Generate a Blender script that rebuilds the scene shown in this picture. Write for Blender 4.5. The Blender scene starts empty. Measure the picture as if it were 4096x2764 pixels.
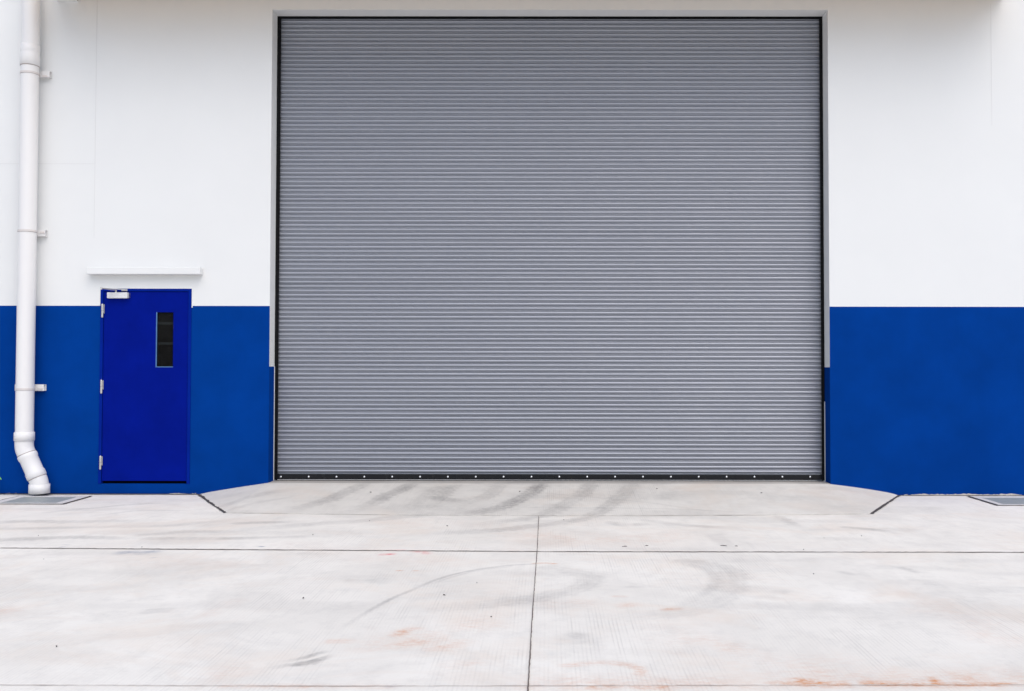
import bpy, bmesh, math, random
import numpy as np
from mathutils import Vector, Matrix
random.seed(7)
rng = np.random.default_rng(11)
S = bpy.context.scene
C = S.collection

# ------------------------------------------------------------------ camera
cd = bpy.data.cameras.new("camera")
cam = bpy.data.objects.new("camera", cd); C.objects.link(cam)
YAW, PITCH, ROLL = math.radians(0.1172), math.radians(1.4035), math.radians(0.0769)
fw = Vector((-math.sin(YAW)*math.cos(PITCH), math.cos(YAW)*math.cos(PITCH), math.sin(PITCH)))
rt = Vector((math.cos(YAW), math.sin(YAW), 0)); up = rt.cross(fw)
r2 = rt*math.cos(ROLL) + up*math.sin(ROLL); u2 = up*math.cos(ROLL) - rt*math.sin(ROLL)
m = Matrix((r2, u2, -fw)).transposed().to_4x4(); m.translation = Vector((0, -10.484, 1.430))
cam.matrix_world = m
cd.sensor_fit = 'HORIZONTAL'; cd.sensor_width = 36.0
cd.lens = 36.0*3701/4096; cd.shift_x = -135.06/4096
cd.clip_start = 0.1; cd.clip_end = 1500
S.camera = cam

# ------------------------------------------------------------------ sky, sun, exposure
SUN_EL, SUN_AZ = math.radians(55), math.radians(26)     # azimuth: to the right of the wall's outward normal
w = bpy.data.worlds.new("World"); S.world = w; w.use_nodes = True
nt = w.node_tree; nt.nodes.clear()
sky = nt.nodes.new('ShaderNodeTexSky'); sky.sky_type = 'NISHITA'; sky.sun_disc = False
sky.sun_elevation = SUN_EL; sky.sun_rotation = math.pi - SUN_AZ
sky.air_density = 1.0; sky.dust_density = 2.5; sky.ozone_density = 1.0
hs = nt.nodes.new('ShaderNodeHueSaturation'); hs.inputs['Saturation'].default_value = 0.9
bg = nt.nodes.new('ShaderNodeBackground'); bg.inputs['Strength'].default_value = 0.148
wo = nt.nodes.new('ShaderNodeOutputWorld')
nt.links.new(sky.outputs[0], hs.inputs['Color']); nt.links.new(hs.outputs[0], bg.inputs['Color']); nt.links.new(bg.outputs[0], wo.inputs['Surface'])
sd = bpy.data.lights.new("sun", 'SUN'); sd.energy = 1.3; sd.angle = math.radians(70); sd.color = (1.0, 0.985, 0.965)
sun = bpy.data.objects.new("sun", sd); C.objects.link(sun)
sdir = Vector((math.sin(SUN_AZ)*math.cos(SUN_EL), -math.cos(SUN_AZ)*math.cos(SUN_EL), math.sin(SUN_EL)))
sun.rotation_euler = sdir.to_track_quat('Z', 'Y').to_euler(); sun.location = (6, -20, 20)
S.view_settings.view_transform = 'Standard'; S.view_settings.look = 'None'
S.view_settings.exposure = 0.23; S.view_settings.gamma = 1.0; S.view_settings.use_curve_mapping = False

# ------------------------------------------------------------------ mesh builder
class MB:
    def __init__(s): s.v=[]; s.f=[]; s.mi=[]; s.sm=[]
    def add(s, vs, fs, mi=0, smooth=False):
        o=len(s.v); s.v += [tuple(q) for q in vs]
        for f in fs: s.f.append(tuple(i+o for i in f)); s.mi.append(mi); s.sm.append(smooth)
    def box(s, x0,x1,y0,y1,z0,z1, mi=0, bev=0.0):
        if bev <= 0:
            s.add([(x,y,z) for z in (z0,z1) for y in (y0,y1) for x in (x0,x1)],
                  [(0,2,3,1),(4,5,7,6),(0,1,5,4),(2,6,7,3),(0,4,6,2),(1,3,7,5)], mi)
            return
        bm=bmesh.new(); bmesh.ops.create_cube(bm,size=1)
        for q in bm.verts: q.co = Vector(((x0+x1)/2+q.co.x*(x1-x0),(y0+y1)/2+q.co.y*(y1-y0),(z0+z1)/2+q.co.z*(z1-z0)))
        bmesh.ops.bevel(bm,geom=bm.edges[:],offset=bev,segments=2,profile=0.5,affect='EDGES')
        s.bm(bm,mi)
    def bm(s,bm,mi=0,smooth=False):
        bm.verts.ensure_lookup_table(); bm.verts.index_update()
        s.add([q.co[:] for q in bm.verts],[[q.index for q in f.verts] for f in bm.faces],mi,smooth); bm.free()
    def tube(s, pts, radii, n=32, mi=0, cap0=True, cap1=True, smooth=True):
        pts=[Vector(p) for p in pts]; rings=[]; ref=Vector((0,1,0))
        for i,p in enumerate(pts):
            a=pts[max(i-1,0)]; b=pts[min(i+1,len(pts)-1)]
            t=(b-a)
            if t.length<1e-9: t=Vector((0,0,1))
            t.normalize(); e1=(ref-t*ref.dot(t))
            if e1.length<1e-4: e1=Vector((1,0,0))-t*t.x
            e1.normalize(); e2=t.cross(e1)
            rings.append([p+(e1*math.cos(2*math.pi*k/n)+e2*math.sin(2*math.pi*k/n))*radii[i] for k in range(n)])
        vs=[q for r in rings for q in r]; fs=[]
        for i in range(len(pts)-1):
            for k in range(n):
                fs.append((i*n+k, i*n+(k+1)%n, (i+1)*n+(k+1)%n, (i+1)*n+k))
        s.add(vs,fs,mi,smooth)
        if cap0: s.add(rings[0],[tuple(range(n))[::-1]],mi)
        if cap1: s.add(rings[-1],[tuple(range(n))],mi)
    def build(s, name, mats, parent=None, fix=True):
        me=bpy.data.meshes.new(name); me.from_pydata(s.v,[],s.f)
        for mt in (mats if isinstance(mats,(list,tuple)) else [mats]): me.materials.append(mt)
        me.polygons.foreach_set('material_index', s.mi); me.polygons.foreach_set('use_smooth', s.sm)
        if fix:
            bm=bmesh.new(); bm.from_mesh(me); bmesh.ops.recalc_face_normals(bm,faces=bm.faces[:]); bm.to_mesh(me); bm.free()
        me.update(); o=bpy.data.objects.new(name,me); C.objects.link(o)
        if parent is not None: o.parent=parent
        return o
def tag(o,label=None,cat=None,group=None,kind=None):
    if label: o['label']=label
    if cat: o['category']=cat
    if group: o['group']=group
    if kind: o['kind']=kind
    return o
def empty(name,loc=(0,0,0)):
    o=bpy.data.objects.new(name,None); o.location=loc; o.empty_display_size=.3; C.objects.link(o); return o

# ------------------------------------------------------------------ materials
class NT:
    def __init__(s,name):
        s.m=bpy.data.materials.new(name); s.m.use_nodes=True; s.t=s.m.node_tree; s.t.nodes.clear()
        s.out=s.t.nodes.new('ShaderNodeOutputMaterial'); s.p=s.t.nodes.new('ShaderNodeBsdfPrincipled'); s.l(s.p.outputs[0],s.out.inputs['Surface'])
    def n(s,t,**k):
        q=s.t.nodes.new(t)
        for a,b in k.items(): setattr(q,a,b)
        return q
    def l(s,a,b): s.t.links.new(a,b)
    def pos(s,scale=(1,1,1)):
        g=s.n('ShaderNodeNewGeometry'); mp=s.n('ShaderNodeMapping'); mp.inputs['Scale'].default_value=scale
        s.l(g.outputs['Position'],mp.inputs['Vector']); return mp.outputs[0]
    def noise(s,scale,detail=4,rough=.55,vec=None,sc=(1,1,1),dist=0.0):
        q=s.n('ShaderNodeTexNoise'); q.inputs['Scale'].default_value=scale; q.inputs['Detail'].default_value=detail
        q.inputs['Roughness'].default_value=rough; q.inputs['Distortion'].default_value=dist
        s.l(vec if vec is not None else s.pos(sc),q.inputs['Vector']); return q.outputs['Fac']
    def ramp(s,fac,a,b,lo=0.0,hi=1.0):
        q=s.n('ShaderNodeMapRange'); q.inputs['From Min'].default_value=a; q.inputs['From Max'].default_value=b
        q.inputs['To Min'].default_value=lo; q.inputs['To Max'].default_value=hi; s.l(fac,q.inputs['Value']); return q.outputs[0]
    def math(s,op,a,b=None):
        q=s.n('ShaderNodeMath',operation=op)
        for i,x in enumerate((a,b)):
            if x is None: continue
            if isinstance(x,(int,float)): q.inputs[i].default_value=x
            else: s.l(x,q.inputs[i])
        return q.outputs[0]
    def mix(s,fac,a,b,mode='MIX'):
        q=s.n('ShaderNodeMix',data_type='RGBA',blend_type=mode)
        for x,i in ((fac,0),(a,6),(b,7)):
            if isinstance(x,(int,float)): q.inputs[i].default_value=x
            elif isinstance(x,tuple): q.inputs[i].default_value=(*x,1)
            else: s.l(x,q.inputs[i])
        return q.outputs[2]
    def bump(s,h,strength=.2,dist=.01):
        q=s.n('ShaderNodeBump'); q.inputs['Strength'].default_value=strength; q.inputs['Distance'].default_value=dist
        s.l(h,q.inputs['Height']); s.l(q.outputs[0],s.p.inputs['Normal'])
    def set(s,color=None,rough=.5,metal=0.0,spec=.5):
        if color is not None:
            if isinstance(color,tuple): s.p.inputs['Base Color'].default_value=(*color,1)
            else: s.l(color,s.p.inputs['Base Color'])
        if isinstance(rough,(int,float)): s.p.inputs['Roughness'].default_value=rough
        else: s.l(rough,s.p.inputs['Roughness'])
        s.p.inputs['Metallic'].default_value=metal; s.p.inputs['Specular IOR Level'].default_value=spec
        return s.m

def paint(name, base, var, rough=.6, spec=.2, nscale=1.3, bump=.12, grime=0.0, grimecol=(.4,.38,.35)):
    k=NT(name); lo=tuple(c*(1-var) for c in base); hi=tuple(min(1,c*(1+var)) for c in base)
    c=k.mix(k.ramp(k.noise(nscale,5,.6),.3,.7),lo,hi)
    c2=k.mix(k.math('MULTIPLY',k.ramp(k.noise(9,4,.6,sc=(1.6,1,.35)),.5,.8),var*1.2),c,lo)
    if grime: c2=k.mix(k.math('MULTIPLY',k.ramp(k.noise(5,6,.7),.55,.8),grime),c2,grimecol)
    k.bump(k.math('ADD',k.noise(160,3,.6),k.math('MULTIPLY',k.noise(2.2,3,.5),1.5)),bump,.004)
    return k.set(c2,rough,0,spec)
def simple(name,base,rough=.5,metal=0.0,spec=.5,var=.06,ns=14,bump=0.0):
    k=NT(name); c=k.mix(k.noise(ns,4,.6),tuple(x*(1-var) for x in base),tuple(min(1,x*(1+var)) for x in base))
    if bump: k.bump(k.noise(90,3,.6),bump,.003)
    return k.set(c,k.ramp(k.noise(ns*.7,3),.3,.7,max(0,rough-.06),rough+.06),metal,spec)

M_white=paint('white_wall_paint',(.735,.742,.738),.012,.75,.12,1.1,.10)
M_canopy=paint('weathered_canopy_paint',(.46,.29,.13),.06,.8,.1,2)
M_joint=paint('wall_joint_sealant',(.66,.66,.66),.02,.8,.1)
M_blue=paint('blue_wall_paint',(.0004,.0375,.232),.12,.75,.02,1.6,.14)
M_doorblue=paint('blue_door_enamel',(.0003,.0075,.205),.12,.5,.03,2.2,.05)
M_frameblue=paint('blue_frame_enamel',(.0004,.0145,.225),.12,.5,.03,2.2,.05)
M_pvc=simple('white_pipe_plastic',(.745,.735,.73),.38,0,.35,.015,4)
M_strap=simple('dull_white_strap',(.66,.62,.60),.6,0,.2,.05)
M_ringshade=simple('pipe_ring_shade',(.36,.31,.29),.6,0,.2)  # brown tone painting the shade lines at the pipe rings
M_galv=simple('brushed_steel',(.62,.60,.58),.36,.85,.5,.12,30)
M_closer=simple('silver_closer_paint',(.70,.69,.70),.4,.15,.4,.03)
M_black=simple('black_guide_metal',(.005,.005,.006),.6,0,.12,.2,8)
M_blackbar=simple('black_bottom_bar_metal',(.007,.008,.011),.25,0,.28,.2,8)
M_bolt=simple('zinc_bolt_head',(.80,.82,.84),.22,.7,.6,.05)
M_alu=simple('pale_seal_strip',(.74,.74,.75),.45,.2,.4,.12,20)
M_rubber=simple('dark_gap_filler',(.085,.076,.074),.85,0,.15,.25,30,.3)
M_gap=simple('dark_joint_dirt',(.17,.14,.125),.9,0,.1,.4,18,.4)
M_leaf=simple('leaf_green',(.16,.42,.05),.5,0,.4,.25,30)
M_mortar=simple('mortar_smear',(.52,.47,.42),.9,0,.1,.22,25,.6)
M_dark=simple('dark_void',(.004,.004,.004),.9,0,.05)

# grey shutter enamel with faint horizontal scuffs
k=NT('grey_shutter_enamel')
c=k.mix(k.noise(1.2,5,.6,sc=(.25,1,1.4)),(.285,.300,.343),(.320,.338,.383))
c=k.mix(k.math('MULTIPLY',k.ramp(k.noise(30,4,.7,sc=(.12,1,1.2)),.60,.82),.35),c,(.24,.25,.275))
gz=k.n('ShaderNodeNewGeometry'); sz=k.n('ShaderNodeSeparateXYZ'); k.l(gz.outputs['Position'],sz.inputs[0])
wn=k.n('ShaderNodeTexWhiteNoise',noise_dimensions='1D'); k.l(k.math('FLOOR',k.math('DIVIDE',k.math('SUBTRACT',sz.outputs['Z'],.2058),.0509)),wn.inputs['W'])
c=k.mix(k.math('MULTIPLY',wn.outputs['Value'],.16),c,(.20,.215,.25))
M_shutter=k.set(c,k.ramp(k.noise(3,4),.3,.7,.36,.46),.45,.5)

# wired glass
k=NT('wired_glass')
g=k.n('ShaderNodeNewGeometry'); sp=k.n('ShaderNodeSeparateXYZ'); k.l(g.outputs['Position'],sp.inputs[0])
def saw(sock,per,wd):
    a=k.math('FRACT',k.math('DIVIDE',sock,per)); return k.math('LESS_THAN',a,wd)
wire=k.math('MAXIMUM',saw(sp.outputs['X'],.0125,.13),saw(sp.outputs['Z'],.0125,.13))
c=k.mix(k.ramp(k.noise(7,3),.35,.7),(.005,.005,.006),(.012,.012,.013))
c=k.mix(k.math('MULTIPLY',wire,.8),c,(.022,.022,.023))
M_glass=k.set(c,k.ramp(k.noise(25,5,.7),.4,.75,.04,.18),0,.16)
tr=k.n('ShaderNodeBsdfTransparent'); tr.inputs[0].default_value=(.8,.85,.85,1); ms=k.n('ShaderNodeMixShader'); ms.inputs[0].default_value=.42
k.l(tr.outputs[0],ms.inputs[1]); k.l(k.p.outputs[0],ms.inputs[2]); k.l(ms.outputs[0],k.out.inputs['Surface'])

# cover plate: dull steel grey, water-marked
k=NT('dull_cover_steel')
c=k.mix(k.noise(5,6,.7),(.25,.275,.27),(.36,.385,.375))
M_plate=k.set(c,k.ramp(k.noise(9,4),.3,.7,.45,.65),0,.35)

# concrete
def concrete(name, tint=1.0):
    k=NT(name)
    at=k.n('ShaderNodeVertexColor',layer_name='wear'); sp=k.n('ShaderNodeSeparateColor'); k.l(at.outputs['Color'],sp.inputs[0])
    pt=k.n('ShaderNodeVertexColor',layer_name='paint'); sq=k.n('ShaderNodeSeparateColor'); k.l(pt.outputs['Color'],sq.inputs[0])
    T=lambda *c: tuple(x*tint for x in c)
    c=k.mix(k.ramp(k.noise(.55,6,.62),.33,.68),T(.745,.712,.655),T(.835,.805,.748))
    c=k.mix(k.math('MULTIPLY',k.ramp(k.noise(1.7,8,.70,dist=.6),.46,.72),.60),c,T(.645,.615,.57))
    c=k.mix(k.math('MULTIPLY',k.ramp(k.noise(6.5,7,.72,sc=(1,.8,1)),.50,.74),.55),c,T(.62,.595,.555))
    c=k.mix(k.math('MULTIPLY',k.ramp(k.noise(.9,6,.70,sc=(1,1.3,1),dist=.5),.50,.74),.70),c,T(.74,.645,.555))   # warm dust
    c=k.mix(k.math('MULTIPLY',k.ramp(k.noise(38,5,.7),.60,.80),.35),c,T(.47,.455,.445))
    c=k.mix(k.math('MULTIPLY',k.ramp(k.noise(120,2,.6),.66,.80),.45),c,T(.40,.385,.375))
    # broom lines running away from the wall
    g=k.n('ShaderNodeNewGeometry'); s3=k.n('ShaderNodeSeparateXYZ'); k.l(g.outputs['Position'],s3.inputs[0])
    wob=k.math('MULTIPLY',k.math('SUBTRACT',k.noise(.7,2,.5),.5),.03)
    ph=k.math('MULTIPLY',k.math('ADD',s3.outputs['X'],wob),2*math.pi/.0215)
    sn=k.math('MULTIPLY',k.ramp(k.math('SINE',ph),-.2,1.0),k.ramp(k.noise(1,4,.6,sc=(47,1.1,1)),.36,.62))
    patch=k.math('MULTIPLY',k.ramp(k.noise(1.0,4,.6,sc=(1.5,.7,1)),.40,.66),k.ramp(k.noise(14,3,.6,sc=(1,.25,1)),.30,.62))
    br=k.math('MULTIPLY',sn,patch)
    c=k.mix(k.math('MULTIPLY',br,.38),c,T(.36,.335,.32))
    # worn tyre rubber, rust, paint, then a darker tone inside the shutter recess
    brk=k.ramp(k.noise(22,5,.7),.25,.60,.45,1.0)
    c=k.mix(k.math('MULTIPLY',sp.outputs[0],brk),c,T(.215,.205,.203))
    rk=k.ramp(k.noise(16,6,.75,sc=(1,2.0,1)),.38,.62,.12,1.0)
    c=k.mix(k.math('MULTIPLY',sp.outputs[1],rk),c,(.60,.235,.075))
    c=k.mix(k.math('MULTIPLY',sq.outputs[0],k.ramp(k.noise(30,4),.3,.6,.3,1.0)),c,(.70,.13,.14))
    c=k.mix(k.math('MULTIPLY',sq.outputs[1],k.ramp(k.noise(20,4),.3,.6,.4,1.0)),c,(.17,.21,.30))
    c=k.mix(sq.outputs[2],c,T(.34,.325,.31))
    k.bump(k.math('ADD',k.math('MULTIPLY',br,-.5),k.math('ADD',k.noise(70,4,.65),k.math('MULTIPLY',k.noise(4,4,.6),1.2))),.22,.006)
    return k.set(c,k.ramp(k.noise(8,4),.3,.7,.78,.93),0,.25)
M_conc=concrete('yard_concrete'); M_ramp=concrete('ramp_concrete',.85)
M_framec=simple('smooth_concrete_rim',(.60,.585,.575),.85,0,.2,.08,16,.3)

# tyre tracks, rust and paint smears: ground polylines in metres, width, strength (, tread)
TYRE=[
([(-2.069,-0.054),(-2.166,-0.402),(-2.249,-0.702),(-2.335,-0.893),(-2.425,-1.046),(-2.547,-1.224),(-2.689,-1.356)],0.2,0.4,1),
([(-1.53,-0.079),(-1.62,-0.398),(-1.715,-0.633),(-1.772,-0.889),(-1.845,-1.102),(-1.943,-1.306),(-2.026,-1.43)],0.2,0.5,1),
([(-1.13,-0.148),(-1.251,-0.43),(-1.314,-0.855),(-1.375,-1.128),(-1.46,-1.387)],0.17,0.3,1),
([(-1.013,-0.075),(-1.077,-0.36),(-1.126,-0.726),(-1.168,-0.977),(-1.26,-1.244)],0.16,0.35,1),
([(-1.184,-0.727),(-1.058,-0.809),(-0.939,-0.833),(-0.799,-0.769)],0.17,0.34,0),
([(-0.539,-0.144),(-0.607,-0.56),(-0.736,-0.819),(-0.867,-0.975)],0.2,0.42,1),
([(-0.072,-0.068),(-0.174,-0.49),(-0.313,-0.847),(-0.498,-1.181),(-0.695,-1.354),(-0.894,-1.428),(-1.162,-1.461)],0.2,0.7,1),
([(-1.162,-1.461),(-1.418,-1.565),(-1.713,-1.772),(-2.067,-1.932),(-2.399,-2.123),(-2.814,-2.377)],0.22,0.3,0),
([(0.487,-0.064),(0.394,-0.452),(0.263,-0.812),(0.142,-1.118),(-0.013,-1.405),(-0.146,-1.593),(-0.34,-1.758),(-0.689,-1.994)],0.2,0.45,1),
([(0.951,-0.06),(0.829,-0.482),(0.696,-0.872),(0.591,-1.144),(0.405,-1.546),(0.21,-1.792),(0.079,-1.91),(-0.138,-2.064),(-0.419,-2.262),(-0.778,-2.391),(-1.244,-2.531)],0.19,0.36,1),
([(1.351,-0.411),(1.241,-0.677),(1.137,-0.93)],0.16,0.28,0),
([(-0.059,-0.489),(0.53,-0.715),(1.09,-0.961),(1.605,-1.293),(1.856,-1.42)],0.05,0.18,0),
([(-0.393,-1.133),(0.225,-1.164),(0.926,-1.171),(1.612,-1.253),(2.135,-1.39)],0.03,0.25,0),
([(-3.308,-0.961),(-3.176,-0.709),(-3.015,-0.51),(-2.802,-0.303)],0.16,0.3,0),
([(-3.169,-1.199),(-2.969,-0.897),(-2.734,-0.706),(-2.582,-0.439)],0.08,0.16,0),
([(-5.067,-1.894),(-4.882,-1.868),(-4.753,-1.848),(-4.472,-1.888),(-4.288,-1.856),(-4.1,-1.83),(-3.901,-1.828),(-3.621,-1.776)],0.16,0.3,1),
([(-4.854,-2.253),(-4.489,-2.222),(-4.044,-2.151),(-3.486,-2.1),(-3.174,-1.893),(-2.856,-1.643)],0.14,0.2,0),
([(-4.55,-2.765),(-4.349,-2.725),(-4.226,-2.704),(-4.099,-2.688),(-3.981,-2.652),(-3.841,-2.661),(-3.694,-2.684),(-3.323,-2.705)],0.16,0.38,1),
([(-3.323,-2.705),(-2.874,-2.701),(-2.652,-2.689),(-2.516,-2.624)],0.16,0.2,0),
([(-4.929,-1.337),(-4.761,-1.127),(-4.597,-1.018),(-4.408,-0.83),(-4.066,-0.711),(-3.703,-0.917)],0.1,0.2,0),
([(-4.29,-1.431),(-4.081,-1.19),(-3.658,-1.171),(-3.43,-1.055)],0.08,0.2,0),
([(-3.479,-2.557),(-3.174,-2.399),(-2.809,-2.369),(-2.616,-2.313)],0.14,0.16,0),
([(-2.838,-1.94),(-2.533,-1.883),(-2.268,-1.856)],0.14,0.25,0),
([(-2.699,-2.707),(-2.309,-2.639),(-1.912,-2.57),(-1.586,-2.534)],0.12,0.18,0),
([(-0.089,-3.689),(-0.263,-3.732),(-0.369,-3.789),(-0.523,-3.899),(-0.666,-4.058),(-0.777,-4.253),(-0.866,-4.473),(-0.957,-4.689),(-1.027,-4.915),(-1.098,-5.222),(-1.131,-5.417),(-1.148,-5.584)],0.035,0.24,0),
([(-0.261,-3.773),(-0.47,-3.889),(-0.614,-4.057),(-0.727,-4.248),(-0.818,-4.472)],0.03,0.16,0),
([(-1.298,-6.031),(-1.248,-5.993),(-1.194,-5.977),(-1.145,-5.94),(-1.099,-5.888),(-1.051,-5.82)],0.06,0.62,2),
([(-1.305,-5.947),(-1.247,-5.917),(-1.191,-5.876),(-1.159,-5.828),(-1.11,-5.778)],0.04,0.5,2),
([(-1.297,-6.022),(-1.223,-6.004),(-1.147,-5.988),(-1.099,-5.946)],0.03,0.35,2),
([(-1.443,-4.119),(-1.31,-4.164),(-1.191,-4.145),(-1.07,-4.13),(-0.886,-4.196)],0.2,0.1,0),
([(-1.292,-4.252),(-1.154,-4.234),(-0.95,-4.241)],0.14,0.1,0),
([(1.027,-3.584),(1.161,-3.705),(1.266,-3.799),(1.286,-4.002),(1.249,-4.255),(1.189,-4.489),(1.076,-4.706),(0.938,-4.908),(0.815,-5.005),(0.601,-5.074),(0.35,-5.189)],0.2,0.16,1),
([(1.035,-3.73),(1.127,-3.846),(1.151,-4.046),(1.099,-4.336),(1.005,-4.564),(0.877,-4.759),(0.749,-4.942),(0.605,-5.037)],0.09,0.2,0),
([(0.02,-3.809),(0.167,-3.944),(0.27,-4.075),(0.289,-4.18),(0.239,-4.362),(0.153,-4.497),(0.053,-4.589),(-0.069,-4.697),(-0.223,-4.767),(-0.47,-4.886),(-0.875,-4.985)],0.2,0.15,1),
([(0.105,-5.532),(0.165,-5.506),(0.216,-5.532)],0.14,0.24,0),
([(0.109,-5.645),(0.176,-5.62),(0.226,-5.632)],0.06,0.12,0),
([(0.494,-4.399),(0.559,-4.391),(0.64,-4.398)],0.05,0.2,0),
([(2.026,-3.923),(2.07,-3.942),(2.11,-3.997),(2.156,-4.008)],0.08,0.3,0),
([(2.517,-3.744),(2.564,-3.842),(2.592,-3.919),(2.635,-3.937)],0.08,0.26,0),
([(2.696,-2.105),(2.814,-2.165),(2.94,-2.254),(3.001,-2.371)],0.12,0.22,0),
([(2.536,-4.26),(2.529,-4.551),(2.547,-4.73)],0.2,0.07,2),
([(2.391,-3.785),(2.8,-3.821),(3.084,-3.933),(3.315,-4.006)],0.15,0.08,0),
([(1.439,-4.559),(1.526,-4.512),(1.575,-4.527)],0.12,0.16,0),
([(1.262,-4.681),(1.38,-4.651),(1.439,-4.739)],0.1,0.12,0),
([(1.774,-3.545),(2.058,-3.479),(2.406,-3.497),(2.599,-3.452)],0.1,0.09,0),
([(0.935,-1.745),(1.112,-1.9),(1.346,-2.049),(1.705,-2.156),(1.836,-2.297)],0.14,0.15,0),
([(0.598,-1.866),(0.714,-2.018),(0.914,-1.94),(1.219,-2.05)],0.16,0.15,2),
([(2.235,-1.485),(2.255,-1.771),(2.244,-2.15)],0.12,0.2,1),
([(1.477,-2.571),(1.52,-2.944),(1.555,-3.202)],0.3,0.14,2),
([(-2.435,-5.052),(-2.331,-5.015),(-2.244,-4.998),(-2.158,-4.99)],0.13,0.3,2),
([(-4.015,-3.463),(-3.6,-3.399)],0.2,0.05,2),
]
RUST=[
([(1.028,-6.245),(1.164,-6.237),(1.24,-6.252),(1.346,-6.254)],0.07,1.00),
([(1.446,-6.243),(1.508,-6.247),(1.588,-6.25),(1.668,-6.249)],0.06,1.00),
([(1.668,-6.249),(1.772,-6.257),(1.907,-6.251),(2.096,-6.247)],0.05,0.91),
([(1.148,-6.197),(1.197,-6.213),(1.225,-6.228)],0.06,1.00),
([(1.773,-6.177),(1.778,-6.217),(1.775,-6.249)],0.05,1.00),
([(1.036,-6.099),(1.204,-6.09),(1.382,-6.054)],0.06,0.33),
([(1.045,-6.173),(1.378,-6.155),(1.754,-6.169),(2.199,-6.15)],0.22,0.29),
([(1.925,-6.176),(1.973,-6.168)],0.06,0.65),
([(2.266,-4.553),(2.343,-4.732),(2.356,-4.955),(2.425,-5.11),(2.37,-5.508)],0.25,0.17),
([(0.993,-5.915),(1.2,-6.003),(1.381,-5.967)],0.3,0.16),
([(0.095,-5.995),(0.197,-5.963),(0.3,-5.951),(0.398,-5.993),(0.439,-6.055),(0.423,-6.145)],0.05,0.45),
([(0.189,-6.301),(0.34,-6.287),(0.464,-6.305),(0.527,-6.299)],0.05,0.65),
([(-0.037,-6.262),(0.153,-6.242),(0.469,-6.259),(0.846,-6.275)],0.2,0.26),
([(0.764,-5.591),(0.869,-5.615),(0.96,-5.711)],0.2,0.21),
([(0.697,-4.958),(0.774,-4.942)],0.05,0.59),
([(0.455,-4.879),(0.508,-4.846)],0.08,0.39),
([(0.421,-4.641),(0.482,-4.647)],0.03,0.78),
([(0.034,-4.849),(0.188,-4.815)],0.2,0.16),
([(0.685,-5.357),(0.705,-5.736)],0.3,0.10),
([(-0.799,-5.683),(-0.735,-5.648),(-0.662,-5.608)],0.1,0.55),
([(-0.798,-5.5),(-0.776,-5.429),(-0.736,-5.371)],0.08,0.65),
([(-1.126,-5.611),(-1.035,-5.597)],0.06,0.59),
([(-0.867,-5.609),(-0.629,-5.554)],0.2,0.23),
([(-0.584,-5.725),(-0.493,-5.711),(-0.455,-5.633)],0.1,0.36),
([(-1.51,-6.116),(-1.518,-6.072)],0.15,0.39),
([(-1.449,-6.29),(-1.177,-6.294),(-0.702,-6.299)],0.04,0.39),
([(-0.984,-5.765),(-0.843,-5.739)],0.08,0.26),
([(-0.411,-5.294),(-0.357,-5.232)],0.25,0.21),
([(-0.463,-5.999),(-0.366,-5.953)],0.1,0.21),
([(-0.1,-3.668),(-0.012,-3.657),(0.065,-3.683)],0.02,1.00),
([(-1.053,-3.918),(-1.032,-3.918)],0.02,0.91),
([(-0.935,-3.922),(-0.914,-3.922)],0.02,0.91),
([(-2.04,-2.977),(-1.483,-3.469),(-0.832,-3.615)],0.3,0.08),
([(-0.047,-2.519),(0.651,-2.77),(1.093,-2.509)],0.5,0.18),
([(-1.574,-1.81),(-0.649,-1.956),(-0.007,-2.452)],0.4,0.09),
([(-3.207,-5.033),(-3.176,-5.021)],0.15,0.26),
([(-3.411,-3.614),(-2.262,-3.717)],0.3,0.07),
([(-1.966,-5.096),(-1.943,-4.952),(-1.907,-4.773)],0.1,0.16),
]
REDPAINT=[
([(-1.255,-3.199),(-1.201,-3.193),(-1.133,-3.176)],0.03,0.55),
([(-1.261,-3.352),(-1.204,-3.341)],0.05,0.8),
([(-1.043,-3.225),(-0.963,-3.252),(-0.934,-3.306)],0.06,0.5),
]
BLUEPAINT=[
([(-3.275,-3.302),(-3.205,-3.272),(-3.126,-3.3),(-3.082,-3.258)],0.1,0.8),
([(-3.135,-3.354),(-3.102,-3.354)],0.03,0.8),
([(-2.98,-3.494),(-2.954,-3.49)],0.02,0.9),
([(-3.923,-2.971),(-3.859,-2.993)],0.02,0.7),
([(-3.876,-3.074),(-3.854,-3.07)],0.02,0.9),
([(-2.305,-3.049),(-2.275,-3.049)],0.02,0.9),
([(-0.71,-6.295),(-0.695,-6.291)],0.03,0.5),
]


# ------------------------------------------------------------------ wear on the concrete (stains with a shape of their own, in metres)
def vnoise(x,y,seed):
    r=np.random.default_rng(seed).random((64,64)); xi=np.floor(x).astype(int); yi=np.floor(y).astype(int)
    fx=x-xi; fy=y-yi; fx=fx*fx*(3-2*fx); fy=fy*fy*(3-2*fy)
    g=lambda a,b: r[a%64,b%64]
    return (g(xi,yi)*(1-fx)+g(xi+1,yi)*fx)*(1-fy)+(g(xi,yi+1)*(1-fx)+g(xi+1,yi+1)*fx)*fy
def smooth(a,b,x):
    t=np.clip((x-a)/(b-a),0,1); return t*t*(3-2*t)
def catmull(P,n=6):
    P=[np.array(p) for p in P]
    if len(P)<3: return np.array(P)
    Q=[2*P[0]-P[1]]+P+[2*P[-1]-P[-2]]; out=[]
    for i in range(1,len(Q)-2):
        a,b,c,d=Q[i-1:i+3]
        for t in np.linspace(0,1,n,endpoint=False):
            out.append(.5*((2*b)+(c-a)*t+(2*a-5*b+4*c-d)*t*t+(3*b-a-3*c+d)*t**3))
    out.append(P[-1]); return np.array(out)
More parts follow.
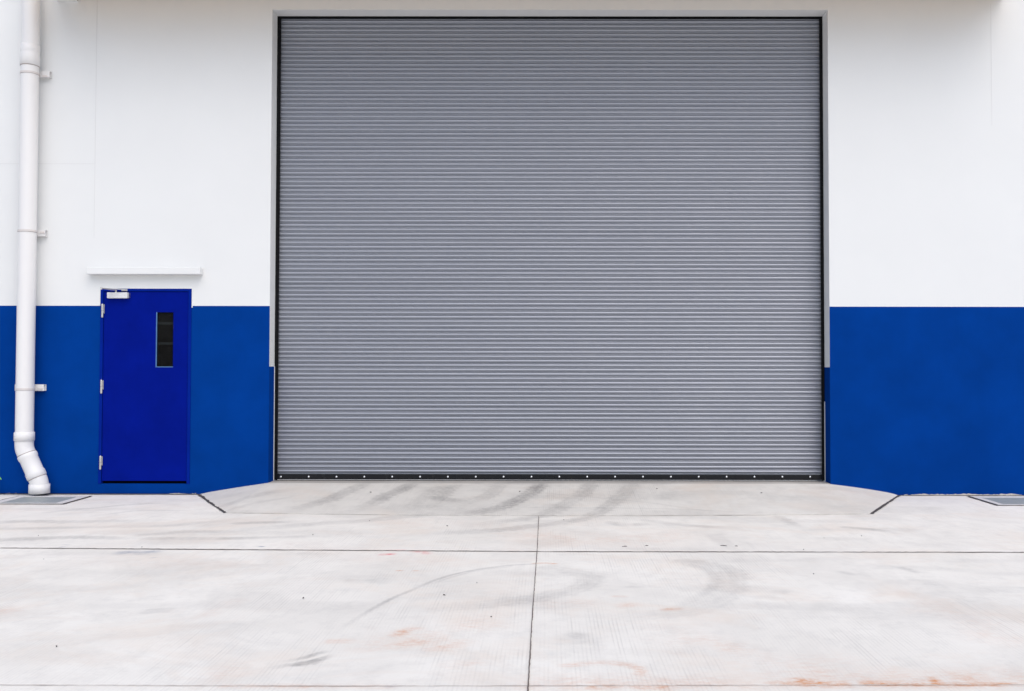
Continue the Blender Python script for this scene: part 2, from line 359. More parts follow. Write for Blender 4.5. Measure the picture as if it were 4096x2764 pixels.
def dist_line(x,y,P):
    best=np.full(x.shape,1e9); sgn=np.zeros(x.shape); arc=np.zeros(x.shape); L=0
    for a,b in zip(P[:-1],P[1:]):
        d=b-a; l=math.hypot(*d)
        if l<1e-6: continue
        t=np.clip(((x-a[0])*d[0]+(y-a[1])*d[1])/(l*l),0,1)
        dx=x-a[0]-t*d[0]; dy=y-a[1]-t*d[1]; q=np.hypot(dx,dy); mk=q<best
        best[mk]=q[mk]; sgn[mk]=(np.sign(d[0]*dy-d[1]*dx))[mk]; arc[mk]=(L+t*l)[mk]; L+=l
    return best,sgn,arc,L
def wear_fields(x,y):
    n=len(x); R=np.zeros(n); G=np.zeros(n); red=np.zeros(n); blu=np.zeros(n)
    n1=vnoise(x*3.1,y*2.3,1); n2=vnoise(x*11,y*9,2); n3=vnoise(x*1.1,y*.9,3)
    for j,(P,wd,st,tr) in enumerate(TYRE):
        P=catmull(P); st=st*(.92 if P[:,1].max()>-1.4 else (1.45 if st<.3 else 1.1)); lo=P.min(0)-wd*2-.1; hi=P.max(0)+wd*2+.1
        ix=np.where((x>lo[0])&(x<hi[0])&(y>lo[1])&(y<hi[1]))[0]
        if not len(ix): continue
        d,sg,arc,L=dist_line(x[ix],y[ix],P); hw=wd*.5
        if tr==1:
            lug=np.abs(((arc+sg*.035)/.115)%1-.5)*2
            e=hw*(.86+.30*smooth(.35,.65,lug)*n2[ix]*1.6)
            core=1-.22*smooth(.25,.75,lug)*smooth(hw*.3,hw,d)
            mk=(smooth(1.15,.70,d/e)*core*.8+.28*smooth(1.9,.4,d/hw))*(1-.28*smooth(.10,.02,np.abs(d-hw*.45)/wd))
        elif tr==2:
            mk=smooth(1.15,.6,d/hw)*(.30+.70*smooth(.3,.6,np.abs((x[ix]/.0215)%1-.5)*2))
        else:
            mk=smooth(1.5,.3,d/hw)
        endf=smooth(-.1,.05,arc)*smooth(0,min(.8,.5*L),L-arc) if L>.3 else smooth(-.02,.06,arc)*smooth(-.02,.06,L-arc)
        mk=mk*np.clip(.12+.88*endf,0,1)*(.60+.75*n1[ix])*(.72+.45*n2[ix])*st*.98
        R[ix]=1-(1-R[ix])*(1-np.clip(mk,0,.9))
    for F,L_ in ((G,RUST),(red,REDPAINT),(blu,BLUEPAINT)):
        for P,wd,st in L_:
            P=catmull(P); lo=P.min(0)-wd*2; hi=P.max(0)+wd*2
            ix=np.where((x>lo[0])&(x<hi[0])&(y>lo[1])&(y<hi[1]))[0]
            if not len(ix): continue
            d,sg,arc,L=dist_line(x[ix],y[ix],P)
            mk=np.exp(-(d/(wd*.62))**2)*(.35+.9*n2[ix])*(.6+.7*n1[ix])*st
            F[ix]=np.maximum(F[ix],np.clip(mk,0,1))
    # general traffic grime in front of the ramp and drifts of rust dust along the front joint
    R=1-(1-R)*(1-.10*smooth(-3.4,-1.6,y)*smooth(.30,.75,n3)*smooth(5,1,np.abs(x+1)))
    pg=smooth(-1.5,-1.2,y)*np.exp(-((x+.75)/1.25)**2)*(.08+.20*vnoise(x*2.6,y*5.5,12)*vnoise(x*9,y*14,13))
    R=1-(1-R)*(1-pg)
    R=1-(1-R)*(1-.12*smooth(.55,.85,vnoise(x*1.6,y*4.5,21))*smooth(-7,-5,y))
    G=np.maximum(G,.20*np.exp(-((y+6.22)/.10)**2)*smooth(.3,.8,vnoise(x*2.2,y*2,5))*smooth(-1.5,0,x))
    return R,G,red,blu
def put_attr(me,R,G,red,blu,dk):
    n=len(me.vertices)
    for nm,a in (('wear',(R,G,np.zeros(n))),('paint',(red,blu,dk))):
        at=me.color_attributes.new(nm,'FLOAT_COLOR','POINT')
        q=np.ones((n,4),np.float32); q[:,0],q[:,1],q[:,2]=a; at.data.foreach_set('color',q.ravel())
def grid_mesh(name,X,Y,Z,mat):
    ny,nx=X.shape; me=bpy.data.meshes.new(name)
    co=np.stack([X,Y,Z],-1).reshape(-1,3).astype(np.float32)
    i=np.arange((ny-1)*(nx-1)); r=i//(nx-1); c=i%(nx-1); a=r*nx+c
    q=np.stack([a,a+1,a+nx+1,a+nx],-1).astype(np.int32)
    me.vertices.add(len(co)); me.vertices.foreach_set('co',co.ravel())
    me.loops.add(q.size); me.loops.foreach_set('vertex_index',q.ravel())
    me.polygons.add(len(q)); me.polygons.foreach_set('loop_start',np.arange(len(q),dtype=np.int32)*4); me.polygons.foreach_set('loop_total',np.full(len(q),4,np.int32))
    me.update(calc_edges=True); me.polygons.foreach_set('use_smooth',np.ones(len(q),bool)); me.materials.append(mat)
    o=bpy.data.objects.new(name,me); C.objects.link(o); return o

# ------------------------------------------------------------------ ground
gx=np.concatenate([[-300,-120,-50,-25,-14,-10,-8.2],np.arange(-7.4,6.4,.02),[7,8.5,11,15,25,50,120,300]])
gy=np.concatenate([[-300,-120,-50,-25,-16,-12,-9.5,-8.2],np.arange(-7.3,.02,.024),[.3,2,8,25,60,150]])
X,Y=np.meshgrid(gx,gy); Z=np.zeros_like(X)
yard=grid_mesh('concrete_yard',X,Y,Z,M_conc); tag(yard,'pale stained concrete yard in front of the shutter','ground',kind='structure')
f=wear_fields(X.ravel(),Y.ravel()); put_attr(yard.data,*f,np.zeros(X.size))

# ramp up to the shutter threshold
HT=.128; XL,XR=-3.160,3.172
XLj,XRj=-3.930,3.955
ns=60; s_=np.linspace(0,1,ns); rows=[]
cx=np.linspace(XL,XR,318); u_=np.linspace(1,0,26)[:-1]
Xr=[];Yr=[];Zr=[]
for s in s_:
    yl=-1.335
    xlj=XLj*(1-s)+(XL-.012)*s; xrj=XRj*(1-s)+(XR+.012)*s
    xl=XL+(xlj-XL)*u_; xr=XR+(xrj-XR)*u_[::-1]
    yc=-(1.335+.15*(1-((cx-(XL+XR)/2)/((XR-XL)/2))**2))*s
    xs=np.concatenate([xl,cx,xr]); ys=np.concatenate([np.full(len(xl),yl*s),yc,np.full(len(xr),yl*s)])
    he=HT*(1-s)+.001
    zs=np.concatenate([he*(1-u_)**.85,np.full(len(cx),he),he*(1-u_[::-1])**.72])+.001
    Xr.append(xs);Yr.append(ys);Zr.append(zs)
# outer edge dips into the yard
Xr.append(Xr[-1].copy()); Yr.append(Yr[-1]-.004); Zr.append(Zr[-1]-.03)
# level strip inside the recess, behind the wall face
for yy in (.03,.07,.12,.20,.30):
    xs=Xr[0].copy(); inn=np.clip(xs,XL+.004,XR+.022)
    Xr.insert(0,inn); Yr.insert(0,np.full(len(inn),yy)); Zr.insert(0,np.full(len(inn),HT+.003))
Xr,Yr,Zr=map(np.array,(Xr,Yr,Zr))
Zr=Zr+.0015*(vnoise(Xr*6,Yr*6,9)-.5)
ramp=grid_mesh('ramp',Xr,Yr,Zr,M_ramp); tag(ramp,'low concrete ramp with flared sides rising to the grey shutter','ramp',kind='structure')
me=ramp.data; me.flip_normals()
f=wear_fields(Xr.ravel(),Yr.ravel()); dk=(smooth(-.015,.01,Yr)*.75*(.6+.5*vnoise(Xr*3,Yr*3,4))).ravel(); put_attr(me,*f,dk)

# joints in the concrete
def strip(mb,P,wd,z,jit=.25,seg=.03):
    P=[np.array(p,float) for p in P]; pts=[]
    for a,b in zip(P[:-1],P[1:]):
        n=max(2,int(np.hypot(*(b-a))/seg))
        for t in np.linspace(0,1,n,endpoint=False): pts.append(a+(b-a)*t)
    pts.append(P[-1]); pts=np.array(pts); n=len(pts)
    d=np.gradient(pts,axis=0); d/=np.linalg.norm(d,axis=1)[:,None]; nm=np.stack([-d[:,1],d[:,0]],1)
    ja=wd*jit*(rng.random(n)-.5)*1.2; wv=wd*(1+jit*(np.convolve(rng.random(n+8),np.ones(9)/9,'valid')-.5)*3)
    A=pts+nm*(wv/2+ja)[:,None]; B=pts-nm*(wv/2-ja*.5)[:,None]
    zf=z if callable(z) else (lambda x,y:z)
    vs=[(q[0],q[1],zf(*q)) for q in A]+[(q[0],q[1],zf(*q)) for q in B]
    mb.add(vs,[(i,i+1,n+i+1,n+i) for i in range(n-1)])
def joint(name,label,lines,mat):
    mb=MB()
    for P,wd,z,j in lines: strip(mb,P,wd,z,j)
    o=mb.build(name,mat,None,fix=False)
    for p_ in o.data.polygons:
        if p_.normal.z<0: o.data.flip_normals(); break
    return tag(o,label,'joint',kind='structure')
joint('concrete_joint','thin dark joint lines cut across the pale concrete yard',[
  ([(-14,-2.86),(-6,-3.085),(-4.33,-3.135),(-2.5,-3.185),(-.077,-3.243),(3.7,-3.240),(12,-3.25)],.018,.004,.5),
  ([(-.083,-1.52),(-.080,-3.2),(-.086,-5),(-.083,-9)],.0052,.0062,.6)],M_gap)
joint('front_joint','faint hairline joint in the concrete nearest the viewer',[
  ([(-7,-6.28),(-.9,-6.298),(2.1,-6.262),(7,-6.25)],.0045,.004,.9)],simple('hairline_dirt',(.42,.36,.32),.9,0,.1,.4,12))
fl=lambda x: -(1.345+.15*(1-min(1,((x-(XL+XR)/2)/((XR-XL)/2))**2)))
joint('ramp_front_joint','hairline joint along the foot of the ramp',[
  ([(x,fl(x)-.006) for x in np.linspace(XL,XR,24)],.010,.0062,.9)],simple('faint_joint_dirt',(.30,.26,.235),.9,0,.1,.4,9))
joint('ramp_joint','two dark diagonal joint lines at the flared ends of the ramp',[
  ([(XLj-.005,-.02),(-3.55,-.70),(XL-.012,-1.345)],.030,.0065,.5),
  ([(XRj+.005,-.02),(3.56,-.70),(XR+.012,-1.345)],.030,.0065,.5)],M_rubber)
joint('wall_base_joint','dark gap between the concrete yard and the blue wall base',[
  ([(-14,-.025),(-3.95,-.025)],.05,.0075,.3),([(3.97,-.012),(14,-.012)],.024,.0075,.6)],M_rubber)

# ------------------------------------------------------------------ warehouse
wh=empty('warehouse',(0,0,0)); tag(wh,'white warehouse front with blue painted base, roller shutter and blue door','building')
OX0,OX1,OZ0,OZ1=-3.155,3.195,-.2,5.528
DX0,DX1,DZ0,DZ1=-5.079,-4.043,.118,2.326
BZ=2.132; RB=1.445; WT=.20
xs=[-15,OX0-.0,OX1,DX0,DX1,15]; xs=sorted(set(xs)); 
zs=sorted({-.3,DZ0,RB,BZ,DZ1,OZ1,7.2})
def solid(x,z):
    if z<-.3 or z>7.2 or abs(x)>15: return False
    if OX0<x<OX1 and z<OZ1: return False
    if DX0<x<DX1 and DZ0<z<DZ1: return False
    return True
up_,lo_,lr_=MB(),MB(),MB()
for i in range(len(xs)-1):
    for j in range(len(zs)-1):
        a,b,c,d=xs[i],xs[i+1],zs[j],zs[j+1]; mx,mz=(a+b)/2,(c+d)/2
        if not solid(mx,mz): continue
        mb=up_ if mz>BZ else (lo_ if mx<0 else lr_)
        mb.add([(a,0,c),(b,0,c),(b,0,d),(a,0,d)],[(0,1,2,3)]); mb.add([(a,WT,c),(b,WT,c),(b,WT,d),(a,WT,d)],[(3,2,1,0)])
        rv=1 if (mb is not up_ and RB<mz and (abs(a-OX1)<1e-6 or abs(b-OX0)<1e-6)) else 0
        e=1e-3
        if not solid(a-e,mz): mb.add([(a,0,c),(a,WT,c),(a,WT,d),(a,0,d)],[(3,2,1,0)],rv)
        if not solid(b+e,mz): mb.add([(b,0,c),(b,WT,c),(b,WT,d),(b,0,d)],[(0,1,2,3)],rv)
        if not solid(mx,c-e): mb.add([(a,0,c),(b,0,c),(b,WT,c),(a,WT,c)],[(3,2,1,0)])
        if not solid(mx,d+e): mb.add([(a,0,d),(b,0,d),(b,WT,d),(a,WT,d)],[(0,1,2,3)])
# hairline panel joints in the white wall
up_.box(-5.1655,-5.1605,-.0015,.01,2.9,7.2,1); up_.box(-15,-5.166,-.0015,.01,3.7505,3.7545,1)
up_.box(5.055,5.059,-.0012,.01,4.2,5.6,1)
up_.build('upper_wall',[M_white,M_joint],wh); lo_.build('lower_wall',[M_blue,M_white],wh); lr_.build('lower_wall',[M_blue,M_white],wh)
# mortar smears where the wall meets the yard, right of the ramp
mb=MB()
def smear(x0,x1,hmax,seed,th=.016):
    r=np.random.default_rng(seed); n=int((x1-x0)/.018); xx=np.linspace(x0,x1,n)
    h=np.clip(hmax*(np.convolve(r.random(n+6),np.ones(7)/7,'valid')*1.9-.45)+r.random(n)*.006-.002,.0,.05)
    for i in range(n-1):
        
        t=th*(.6+.6*r.random())
        a,b=xx[i],xx[i+1]
        mb.add([(a,-t,.001),(b,-t,.001),(b,-.0015,.002+h[i+1]),(a,-.0015,.002+h[i])],[(0,1,2,3)])
for a in ((4.02,7.5,.022,3),(-4.4,-3.97,.012,5,.008),(-9,-5.9,.006,6,.006)):
    mb=MB(); smear(*a); mb.build('mortar_smear',M_mortar,wh,fix=False)

cb=MB(); cb.box(-5.595,5.20,-.84,-.001,5.672,5.85,0,.012); cb.build('canopy',M_canopy,wh)
pb=MB(); pb.box(-5.607,-5.375,-.045,-.0008,5.611,5.671,0,.004); pb.build('canopy_bracket',M_white,wh)
lb=MB(); lb.box(-5.198,-3.915,-.10,-.0008,2.482,2.562,0,.006); lb.build('door_ledge',M_white,wh)

# roller shutter -----------------------------------------------------------------
PIT=.0509; SB=.207; ns=105
prof=[]
for i in range(ns):
    z0=SB+i*PIT
    # bead at the foot of each slat, then the bowed face (y is depth: smaller = nearer)
    for a,yd in ((.0000,.0210),(.0012,.0120),(.0035,.0085),(.0070,.0075),(.0100,.0105),(.0112,.0145),(.0125,.0185)): prof.append((z0+a,yd))
    for t in np.linspace(0,1,9):
        zz=.0132+t*(PIT-.0132-.0012)
        prof.append((z0+zz,.0165-.0165*math.sin(math.pi*(.03+.94*t))**.62))
prof.append((SB+ns*PIT,.017))
cols=np.concatenate([[-3.135],np.linspace(-3.12,3.16,40),[3.175]])
yb=.226; vs=[]; fs=[]
for (z,yd) in prof:
    for x in cols: vs.append((x,yb+yd+.0010*math.sin(x*1.7+z*2.1),z+.0003*math.sin(x*2.3+z*1.3)))
nc=len(cols)
for i in range(len(prof)-1):
    for j in range(nc-1): fs.append((i*nc+j,i*nc+j+1,(i+1)*nc+j+1,(i+1)*nc+j))
mb=MB(); mb.add(vs,fs,0,True); sh=mb.build('roller_shutter',M_shutter,wh,fix=False)
for x0,x1 in ((OX0-.12,-3.1120),(3.159,OX1+.12)):
    g=MB(); g.box(x0,x1,WT+.001,WT+.008,HT+.012,OZ1+.10,0,.0015); g.box(x0,x1,.262,.275,HT+.012,OZ1+.1)
    xw=x0 if x0<0 else x1-.01; g.box(xw,xw+.01,WT+.009,.261,HT+.012,OZ1+.1)
    g.build('guide_rail',M_black,sh)
for xa,xb in ((OX0+.0008,OX0+.0065),(OX1-.0065,OX1-.0008)):
    g=MB(); g.box(xa,xb,WT-.012,WT-.0005,HT+.008,1.05 if xa>0 else RB); g.build('edge_bead',M_white,sh)
b=MB(); b.box(OX0+.001,OX1-.001,WT+.0085,WT+.022,5.506,5.60); b.build('head_seal',M_black,sh)
b=MB(); b.box(-3.128,3.168,.204,.236,.1455,.2065,0,.002); bar=b.build('bottom_bar',M_blackbar,sh)
b=MB(); b.box(-3.120,3.10,.206,.234,.1400,.1450,0,.001); b.build('weather_seal',M_alu,sh)
b=MB(); b.box(-3.128,3.168,.209,.233,.1335,.1395); b.build('rubber_lip',M_black,sh)
def bolt_mesh():
    bm=bmesh.new(); bmesh.ops.create_uvsphere(bm,u_segments=14,v_segments=8,radius=.0115)
    for q in bm.verts: q.co=Vector((q.co.x,q.co.y*.62,q.co.z))
    mb=MB(); mb.bm(bm,0,True)
    mb.tube([(0,0,0),(0,.004,0)],[.0105,.0105],14); return mb
b0=bolt_mesh().build('bolt',M_bolt,sh)
for i in range(20):
    o=b0 if i==0 else b0.copy()
    if i: C.objects.link(o)
    o.parent=sh; o.location=(-3.072+i*(3.023+3.072)/19,.2005,.1755+.009*i/19)

# steel door ----------------------------------------------------------------------
d=MB()
LX0,LX1,LZ0,LZ1=-5.041,-4.083,.150,2.292
WX0,WX1,WZ0,WZ1=-4.442,-4.250,1.440,2.060
YF,YBk=.004,.048
for (a,b_,c,e) in ((LX0,WX0,LZ0,LZ1),(WX1,LX1,LZ0,LZ1),(WX0,WX1,LZ0,WZ0),(WX0,WX1,WZ1,LZ1)):
    d.add([(a,YF,c),(b_,YF,c),(b_,YF,e),(a,YF,e)],[(0,1,2,3)])
    d.add([(a,YBk,c),(b_,YBk,c),(b_,YBk,e),(a,YBk,e)],[(3,2,1,0)])
for (x,z0,z1) in ((LX0,LZ0,LZ1),(LX1,LZ0,LZ1),(WX0,WZ0,WZ1),(WX1,WZ0,WZ1)): d.add([(x,YF,z0),(x,YBk,z0),(x,YBk,z1),(x,YF,z1)],[(0,1,2,3)])
for (z,x0,x1) in ((LZ0,LX0,LX1),(LZ1,LX0,LX1),(WZ0,WX0,WX1),(WZ1,WX0,WX1)): d.add([(x0,YF,z),(x1,YF,z),(x1,YBk,z),(x0,YBk,z)],[(0,1,2,3)])
# pressed outline round the glass
for (x0,x1,z0,z1) in ((WX0-.030,WX1+.030,WZ1+.026,WZ1+.030),(WX1+.026,WX1+.030,WZ0-.02,WZ1+.025)): d.box(x0,x1,YF-.0012,YF+.002,z0,z1)
door=d.build('steel_door',M_doorblue,wh,fix=False)
fr=MB()
fr.box(DX0+.0006,LX0-.0045,-.007,.10,DZ0+.0006,DZ1-.0006,0,.0025); fr.box(LX1+.0045,DX1-.0006,-.007,.10,DZ0+.0006,DZ1-.0006,0,.0025)
fr.box(LX0-.0043,LX1+.0043,-.0065,.10,LZ1+.0045,DZ1-.0006,0,.002)
fr.build('door_frame',M_frameblue,door)
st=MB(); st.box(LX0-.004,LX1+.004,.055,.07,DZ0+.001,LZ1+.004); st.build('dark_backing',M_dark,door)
g=MB(); g.box(WX0+.0008,WX1-.0008,.022,.029,WZ0+.0008,WZ1-.0008); g.build('wired_glass_pane',M_glass,door)
for z in (1.935,1.705):  # bars added behind the pane, standing in for pale bands in the glass
    g=MB(); g.box(WX0+.004,WX1-.004,.033,.044,z-.014,z+.014); g.build('pale_band',simple('grey_pale_band',(.20,.20,.205),.6,0,.2),door)
gb=MB()
for a in ((WX0-.003,WX0+.004,YF-.002,YF+.014,WZ0-.002,WZ1),(WX0-.006,WX1+.002,YF-.002,YF+.014,WZ0-.005,WZ0+.002)): gb.box(*a)
gb.build('glazing_bead',simple('worn_blue_edge',(.10,.22,.42),.5,0,.3,.3,20),door)
sl=MB()
sl.box(DX0-.012,DX0-.0008,-.004,.02,BZ+.004,DZ1+.012,0,.0015); sl.box(DX1+.0008,DX1+.012,-.004,.02,BZ-.02,DZ1+.012,0,.0015); sl.box(DX0-.0005,DX1+.0005,-.004,.02,DZ1+.0008,DZ1+.012,0,.0015)
sl.build('sealant_bead',M_white,door)
for zc in (2.075,1.2135,.3555):
    h=MB(); x=-5.0515
    h.tube([(x,-.012,zc-.072),(x,-.012,zc-.002)],[.0125,.0125],16); h.tube([(x,-.012,zc+.001),(x,-.012,zc+.072)],[.0125,.0125],16)
    h.tube([(x,-.012,zc-.078),(x,-.012,zc-.072)],[.008,.0115],16); h.tube([(x,-.012,zc+.072),(x,-.012,zc+.078)],[.0115,.008],16)
    h.box(x+.012,x+.020,-.0085,.002,zc-.03,zc+.072)
    h.build('hinge',M_galv,door)
cl=MB(); cl.box(-4.985,-4.757,-.052,.0036,2.214,2.281,0,.006); clo=cl.build('door_closer',M_closer,door)
# the depth level is used up here, so the closer's arm and end cap sit beside it
ec=MB(); ec.box(-4.7566,-4.742,-.046,.0036,2.217,2.278,0,.004); ec.build('closer_end_cap',M_galv,door)
ar=MB()
ar.tube([(-4.893,-.024,2.2812),(-4.893,-.024,2.305)],[.010,.010],14)
def bar3(mb,p,q,wd,th):
    p,q=Vector(p),Vector(q); t=(q-p).normalized(); sN=t.cross(Vector((0,0,1))).normalized()*wd/2; uN=Vector((0,0,th/2))
    mb.add([p-sN-uN,p+sN-uN,p+sN+uN,p-sN+uN,q-sN-uN,q+sN-uN,q+sN+uN,q-sN+uN],[(0,1,2,3),(7,6,5,4),(0,4,5,1),(1,5,6,2),(2,6,7,3),(3,7,4,0)])
bar3(ar,(-4.890,-.024,2.306),(-4.978,-.20,2.311),.022,.007); bar3(ar,(-4.978,-.20,2.319),(-4.79,-.03,2.312),.020,.007)
ar.tube([(-4.976,-.198,2.300),(-4.976,-.198,2.327)],[.010,.010],14)
ar.box(-4.838,-4.770,-.014,-.0075,2.298,2.322,0,.002); ar.box(-4.815,-4.792,-.036,-.0145,2.302,2.318,0,.002)
ar.build('closer_arm',M_galv,door)

# ------------------------------------------------------------------ downpipe
dp=empty('downpipe',(-5.838,-.15,0)); tag(dp,'white plastic rainwater downpipe with kicked out foot left of the blue door','downpipe')
PX,PY=-5.838,-.15; inv=Vector((-PX,-PY,0))
def dbuild(mb,name,mat,parent=None):
    mb.v=[(x-PX,y-PY,z) for x,y,z in mb.v] if parent is None else mb.v
    return mb.build(name,mat,dp if parent is None else parent)
t=MB(); t.tube([(PX,PY,.62),(PX,PY,4.97)],[.0935]*2,40); t.tube([(PX+.003,PY,4.97),(PX+.003,PY,7.1)],[.0925]*2,40); dbuild(t,'pipe',M_pvc)
def sock(rows,name='pipe_socket',x=PX):
    t=MB(); t.tube([(x,PY,z) for z,r in rows],[r for z,r in rows],40); return dbuild(t,name,M_pvc)
sock([(4.825,.0938),(4.827,.1015),(4.915,.1015),(4.950,.1005),(4.965,.0965),(4.977,.0975),(4.995,.1000),(5.062,.0985),(5.065,.0930)])
sock([(.612,.096),(.614,.1045),(.706,.1045),(.712,.0950)])
# kick-out: two bends with a short slanted run
th=math.radians(25)
A=Vector((PX,PY,.613)); 
def arc(p0,ang0,ang1,R,n=9):
    out=[p0.copy()]; p=p0.copy()
    for i in range(n):
        am=ang0+(ang1-ang0)*(i+.5)/n; p=p+Vector((math.sin(am),0,-math.cos(am)))*(R*abs(ang1-ang0)/n); out.append(p.copy())
    return out
a0=[A,A+Vector((0,0,-.035))]; a1=arc(a0[-1],0,th,.22); e1=a1[-1]+Vector((math.sin(th),0,-math.cos(th)))*.035
P1=a0+a1[1:]+[e1]
run=.245
b0_=e1; b1=b0_+Vector((math.sin(th),0,-math.cos(th)))*run
P2=[b1]+[b1+Vector((math.sin(th),0,-math.cos(th)))*.02]; c1=arc(P2[-1],th,0,.22); P2+=c1[1:]; last=P2[-1]
dx=(-5.662)-last.x; 
# nudge the run so the foot ends where it should
corr=dx/math.sin(th); b1=b0_+Vector((math.sin(th),0,-math.cos(th)))*(run+corr)
P2=[b1]+[b1+Vector((math.sin(th),0,-math.cos(th)))*.02]; c1=arc(P2[-1],th,0,.22); P2+=c1[1:]+[Vector((-5.662,PY,.10))]
t=MB(); t.tube(P1,[.0955]*len(P1),40); dbuild(t,'elbow',M_pvc)
t=MB(); dv=Vector((math.sin(th),0,-math.cos(th)))
# slanted run: flared rim at each end like a moulded socket
q=[e1-dv*.012,e1-dv*.004,e1+dv*.03,e1+dv*.05,b1-dv*.07,b1-dv*.05,b1+dv*.004,b1+dv*.012]
t.tube(q,[.0965,.1035,.1030,.0960,.0960,.1030,.1035,.0965],40); dbuild(t,'slanted_run',M_pvc)
t=MB(); t.tube(P2,[.0955]*len(P2),40,cap1=False); dbuild(t,'elbow',M_pvc)
t=MB(); zz=[(.134,.0955),(.132,.1075),(.032,.1075),(.032,.0985),(.12,.0985)]
t.tube([(-5.662,PY,z) for z,r in zz],[r for z,r in zz],40,cap0=False,cap1=True); dbuild(t,'pipe_outlet',M_pvc)
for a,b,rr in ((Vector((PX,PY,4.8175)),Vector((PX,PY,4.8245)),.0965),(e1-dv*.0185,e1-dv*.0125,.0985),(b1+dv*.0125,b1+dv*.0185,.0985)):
    t=MB(); t.tube([a,b],[rr,rr],40); dbuild(t,'ring_shade',M_ringshade)  # thin dark rings drawn as the shade at socket and elbow edges
for (zc,x1) in ((4.766,-5.668),(2.952,-5.690),(1.203,-5.680)):
    # strut: open-ended square tube bolted to the wall
    t=MB(); x0=-6.008; hh=.036; wl=.0035; ya,yb_=-.0545,-.001
    t.box(x0,x1,ya,ya+wl,zc-hh,zc+hh); t.box(x0,x1,yb_-wl,yb_,zc-hh,zc+hh)
    t.box(x0,x1,ya+wl+.0003,yb_-wl-.0003,zc+hh-wl,zc+hh); t.box(x0,x1,ya+wl+.0003,yb_-wl-.0003,zc-hh,zc-hh+wl)
    t.box(x1-.022,x1-.018,ya+wl+.0005,yb_-wl-.0005,zc-hh+wl+.0003,zc+hh-wl-.0003)
    cl_=dbuild(t,'pipe_clamp',M_pvc)
    # strap: narrow ring hugging the pipe with a tab on the strut
    t=MB(); n=48; zs_={4.766:4.738,2.952:2.958}.get(zc,1.191); r0,r1=.0937,.0985; hb=.011
    vs=[];fs=[]
    for i in range(n):
        a=2*math.pi*i/n; ca,sa=math.cos(a),math.sin(a)
        vs+=[(PX+r0*ca,PY+r0*sa,zs_-hb),(PX+r1*ca,PY+r1*sa,zs_-hb),(PX+r1*ca,PY+r1*sa,zs_+hb),(PX+r0*ca,PY+r0*sa,zs_+hb)]
    for i in range(n):
        p0=i*4;p1=((i+1)%n)*4
        fs+=[(p0,p1,p1+1,p0+1),(p0+1,p1+1,p1+2,p0+2),(p0+2,p1+2,p1+3,p0+3)]
    t.add(vs,fs,0,False); t.tube([(PX,PY,zs_-hb-.0042),(PX,PY,zs_-hb-.0002)],[.0952]*2,40,1,False,False); t.box(-5.748,-5.690,-.062,-.0550,zs_-hb,zs_+hb,0,.001)  # second tube: dark ring painting the shade under the strap
    t.tube([(-5.705,-.0665,zs_),(-5.705,-.0622,zs_)],[.005,.005],10)
    t.v=[(x-PX,y-PY,z) for x,y,z in t.v]; t.build('strap',[M_strap,M_ringshade],cl_)

# ------------------------------------------------------------------ drain covers
def drain(x0,x1,y0,y1,px0,px1,py0,py1,label):
    r=empty('drain_cover',((x0+x1)/2,(y0+y1)/2,0)); tag(r,label,'drain cover','drain covers set in the yard along the wall')
    ox,oy=(x0+x1)/2,(y0+y1)/2
    def bl(mb,nm,mt):
        mb.v=[(a-ox,b-oy,c) for a,b,c in mb.v]; return mb.build(nm,mt,r)
    g=MB(); w_=.030
    for P in ([(x0,y0),(x0,y1)],[(x1,y0),(x1,y1)],[(x0-.015,y1),(x1+.015,y1)]): strip(g,P,w_,.0065,.3)
    strip(g,[(x0-.015,y0),(x1+.015,y0)],.02,.0065,.3)
    q=bl(g,'surround_joint',M_rubber)
    f_=MB(); z=.010
    for a in ((x0+.012,px0-.006,y0+.012,y1-.012),(px1+.006,x1-.012,y0+.012,y1-.012),(px0-.0058,px1+.0058,y0+.012,py0-.006),(px0-.0058,px1+.0058,py1+.006,y1-.012)):
        f_.box(a[0],a[1],a[2],a[3],.0005,z,0,.002)
    bl(f_,'rim',M_framec)
    p_=MB(); p_.box(px0,px1,py0,py1,.001,.0085,0,.002); bl(p_,'plate',M_plate)
    g2=MB(); g2.box(px0-.0057,px1+.0057,py0-.0057,py1+.0057,.0004,.0046); bl(g2,'plate_gap',M_rubber)
drain(-5.862,-5.061,-.792,-.198,-5.745,-5.165,-.737,-.296,'grey drain cover in the yard under the white downpipe foot')
drain(4.702,5.503,-.772,-.100,4.790,5.410,-.720,-.235,'grey drain cover in the yard right of the ramp, cut by the picture edge')

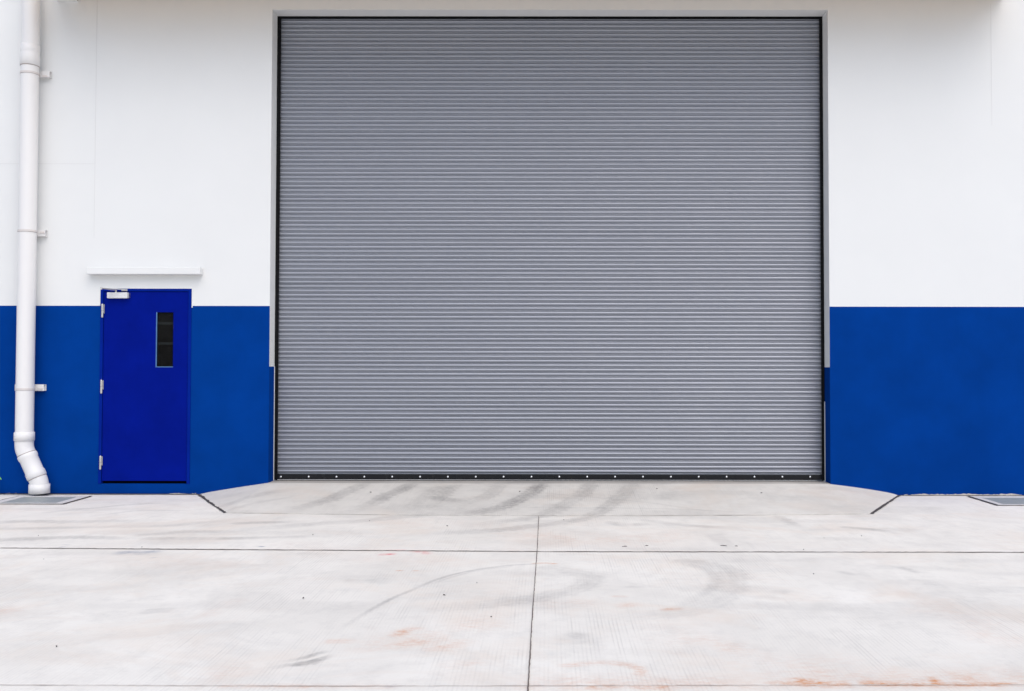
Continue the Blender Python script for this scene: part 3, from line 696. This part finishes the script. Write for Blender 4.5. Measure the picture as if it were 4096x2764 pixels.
# ------------------------------------------------------------------ weed at the left edge, grit
wp=empty('weed_plant',(-6.245,-.10,0)); tag(wp,'small green weed by the blue wall at the left edge, only a leaf tip showing','plant')
sm=MB(); sm.tube([(0,0,0),(.01,-.01,.12),(.0,-.015,.26)],[.006,.005,.003],8); sm.build('stem',M_leaf,wp)
def leaf(mb,base,dirn,L,wd):
    base=Vector(base); dv=Vector(dirn).normalized(); sd_=dv.cross(Vector((0,-.6,.8))).normalized(); n=7; vs=[];fs=[]
    for i in range(n+1):
        t=i/n; ww=wd*math.sin(math.pi*min(1,t*.94+.06))**.8*.5; c=base+dv*(L*t)+Vector((0,-.02*t,-.06*L*t*t*3))
        vs+=[c-sd_*ww,c+Vector((0,0,-.004)),c+sd_*ww]
    for i in range(n): fs+=[(i*3,i*3+1,i*3+4,i*3+3),(i*3+1,i*3+2,i*3+5,i*3+4)]
    mb.add(vs,fs,0,True)
lf=MB()
for bz,dr,L in ((.24,(1,-.1,-.18),.165),(.22,(-1,-.2,.25),.15),(.25,(-.3,-.6,.8),.13),(.14,(-.9,-.5,.1),.15),(.10,(.25,-1,.2),.12)): leaf(lf,(0,-.012,bz),dr,L,.045)
lf.build('foliage',M_leaf,wp,fix=False)

gr=MB()
def fleck(x,y,sx,sy,rot,z=.006):
    bm=bmesh.new(); bmesh.ops.create_icosphere(bm,subdivisions=1,radius=1)
    cr,sr=math.cos(rot),math.sin(rot)
    for q in bm.verts:
        j=1+.5*(random.random()-.5); a,b_=q.co.x*sx*j,q.co.y*sy*j
        q.co=Vector((x+a*cr-b_*sr,y+a*sr+b_*cr,z+q.co.z*.004))
    gr.bm(bm)
for i in range(34):
    x=random.uniform(-5.5,5.3); y=-1.6-5.2*random.random()**.9
    if abs(x)>4.9+(y+1.6)*.35: continue
    s=random.uniform(.0025,.0055); fleck(x,y,s*random.uniform(.8,2.2),s,random.uniform(0,3.1))
for x,y in ((-1.9,-.5),(-.3,-.45),(1.2,-.3),(2.3,-.5)): fleck(x,y,.012,.010,0,.004+HT*(1+y/1.45)+.008)
# short dark scuffs beside the middle joint
for x,y,l,rot in ((.62,-3.02,.04,.15),(.80,-2.99,.03,.3),(1.42,-2.985,.05,-.3),(1.52,-3.0,.025,-.15)): fleck(x,y,l*.6,.002,rot,.002)
o=gr.build('grit',M_rubber,None,fix=False); tag(o,'tiny dark grit flecks scattered over the pale concrete','grit',kind='stuff')
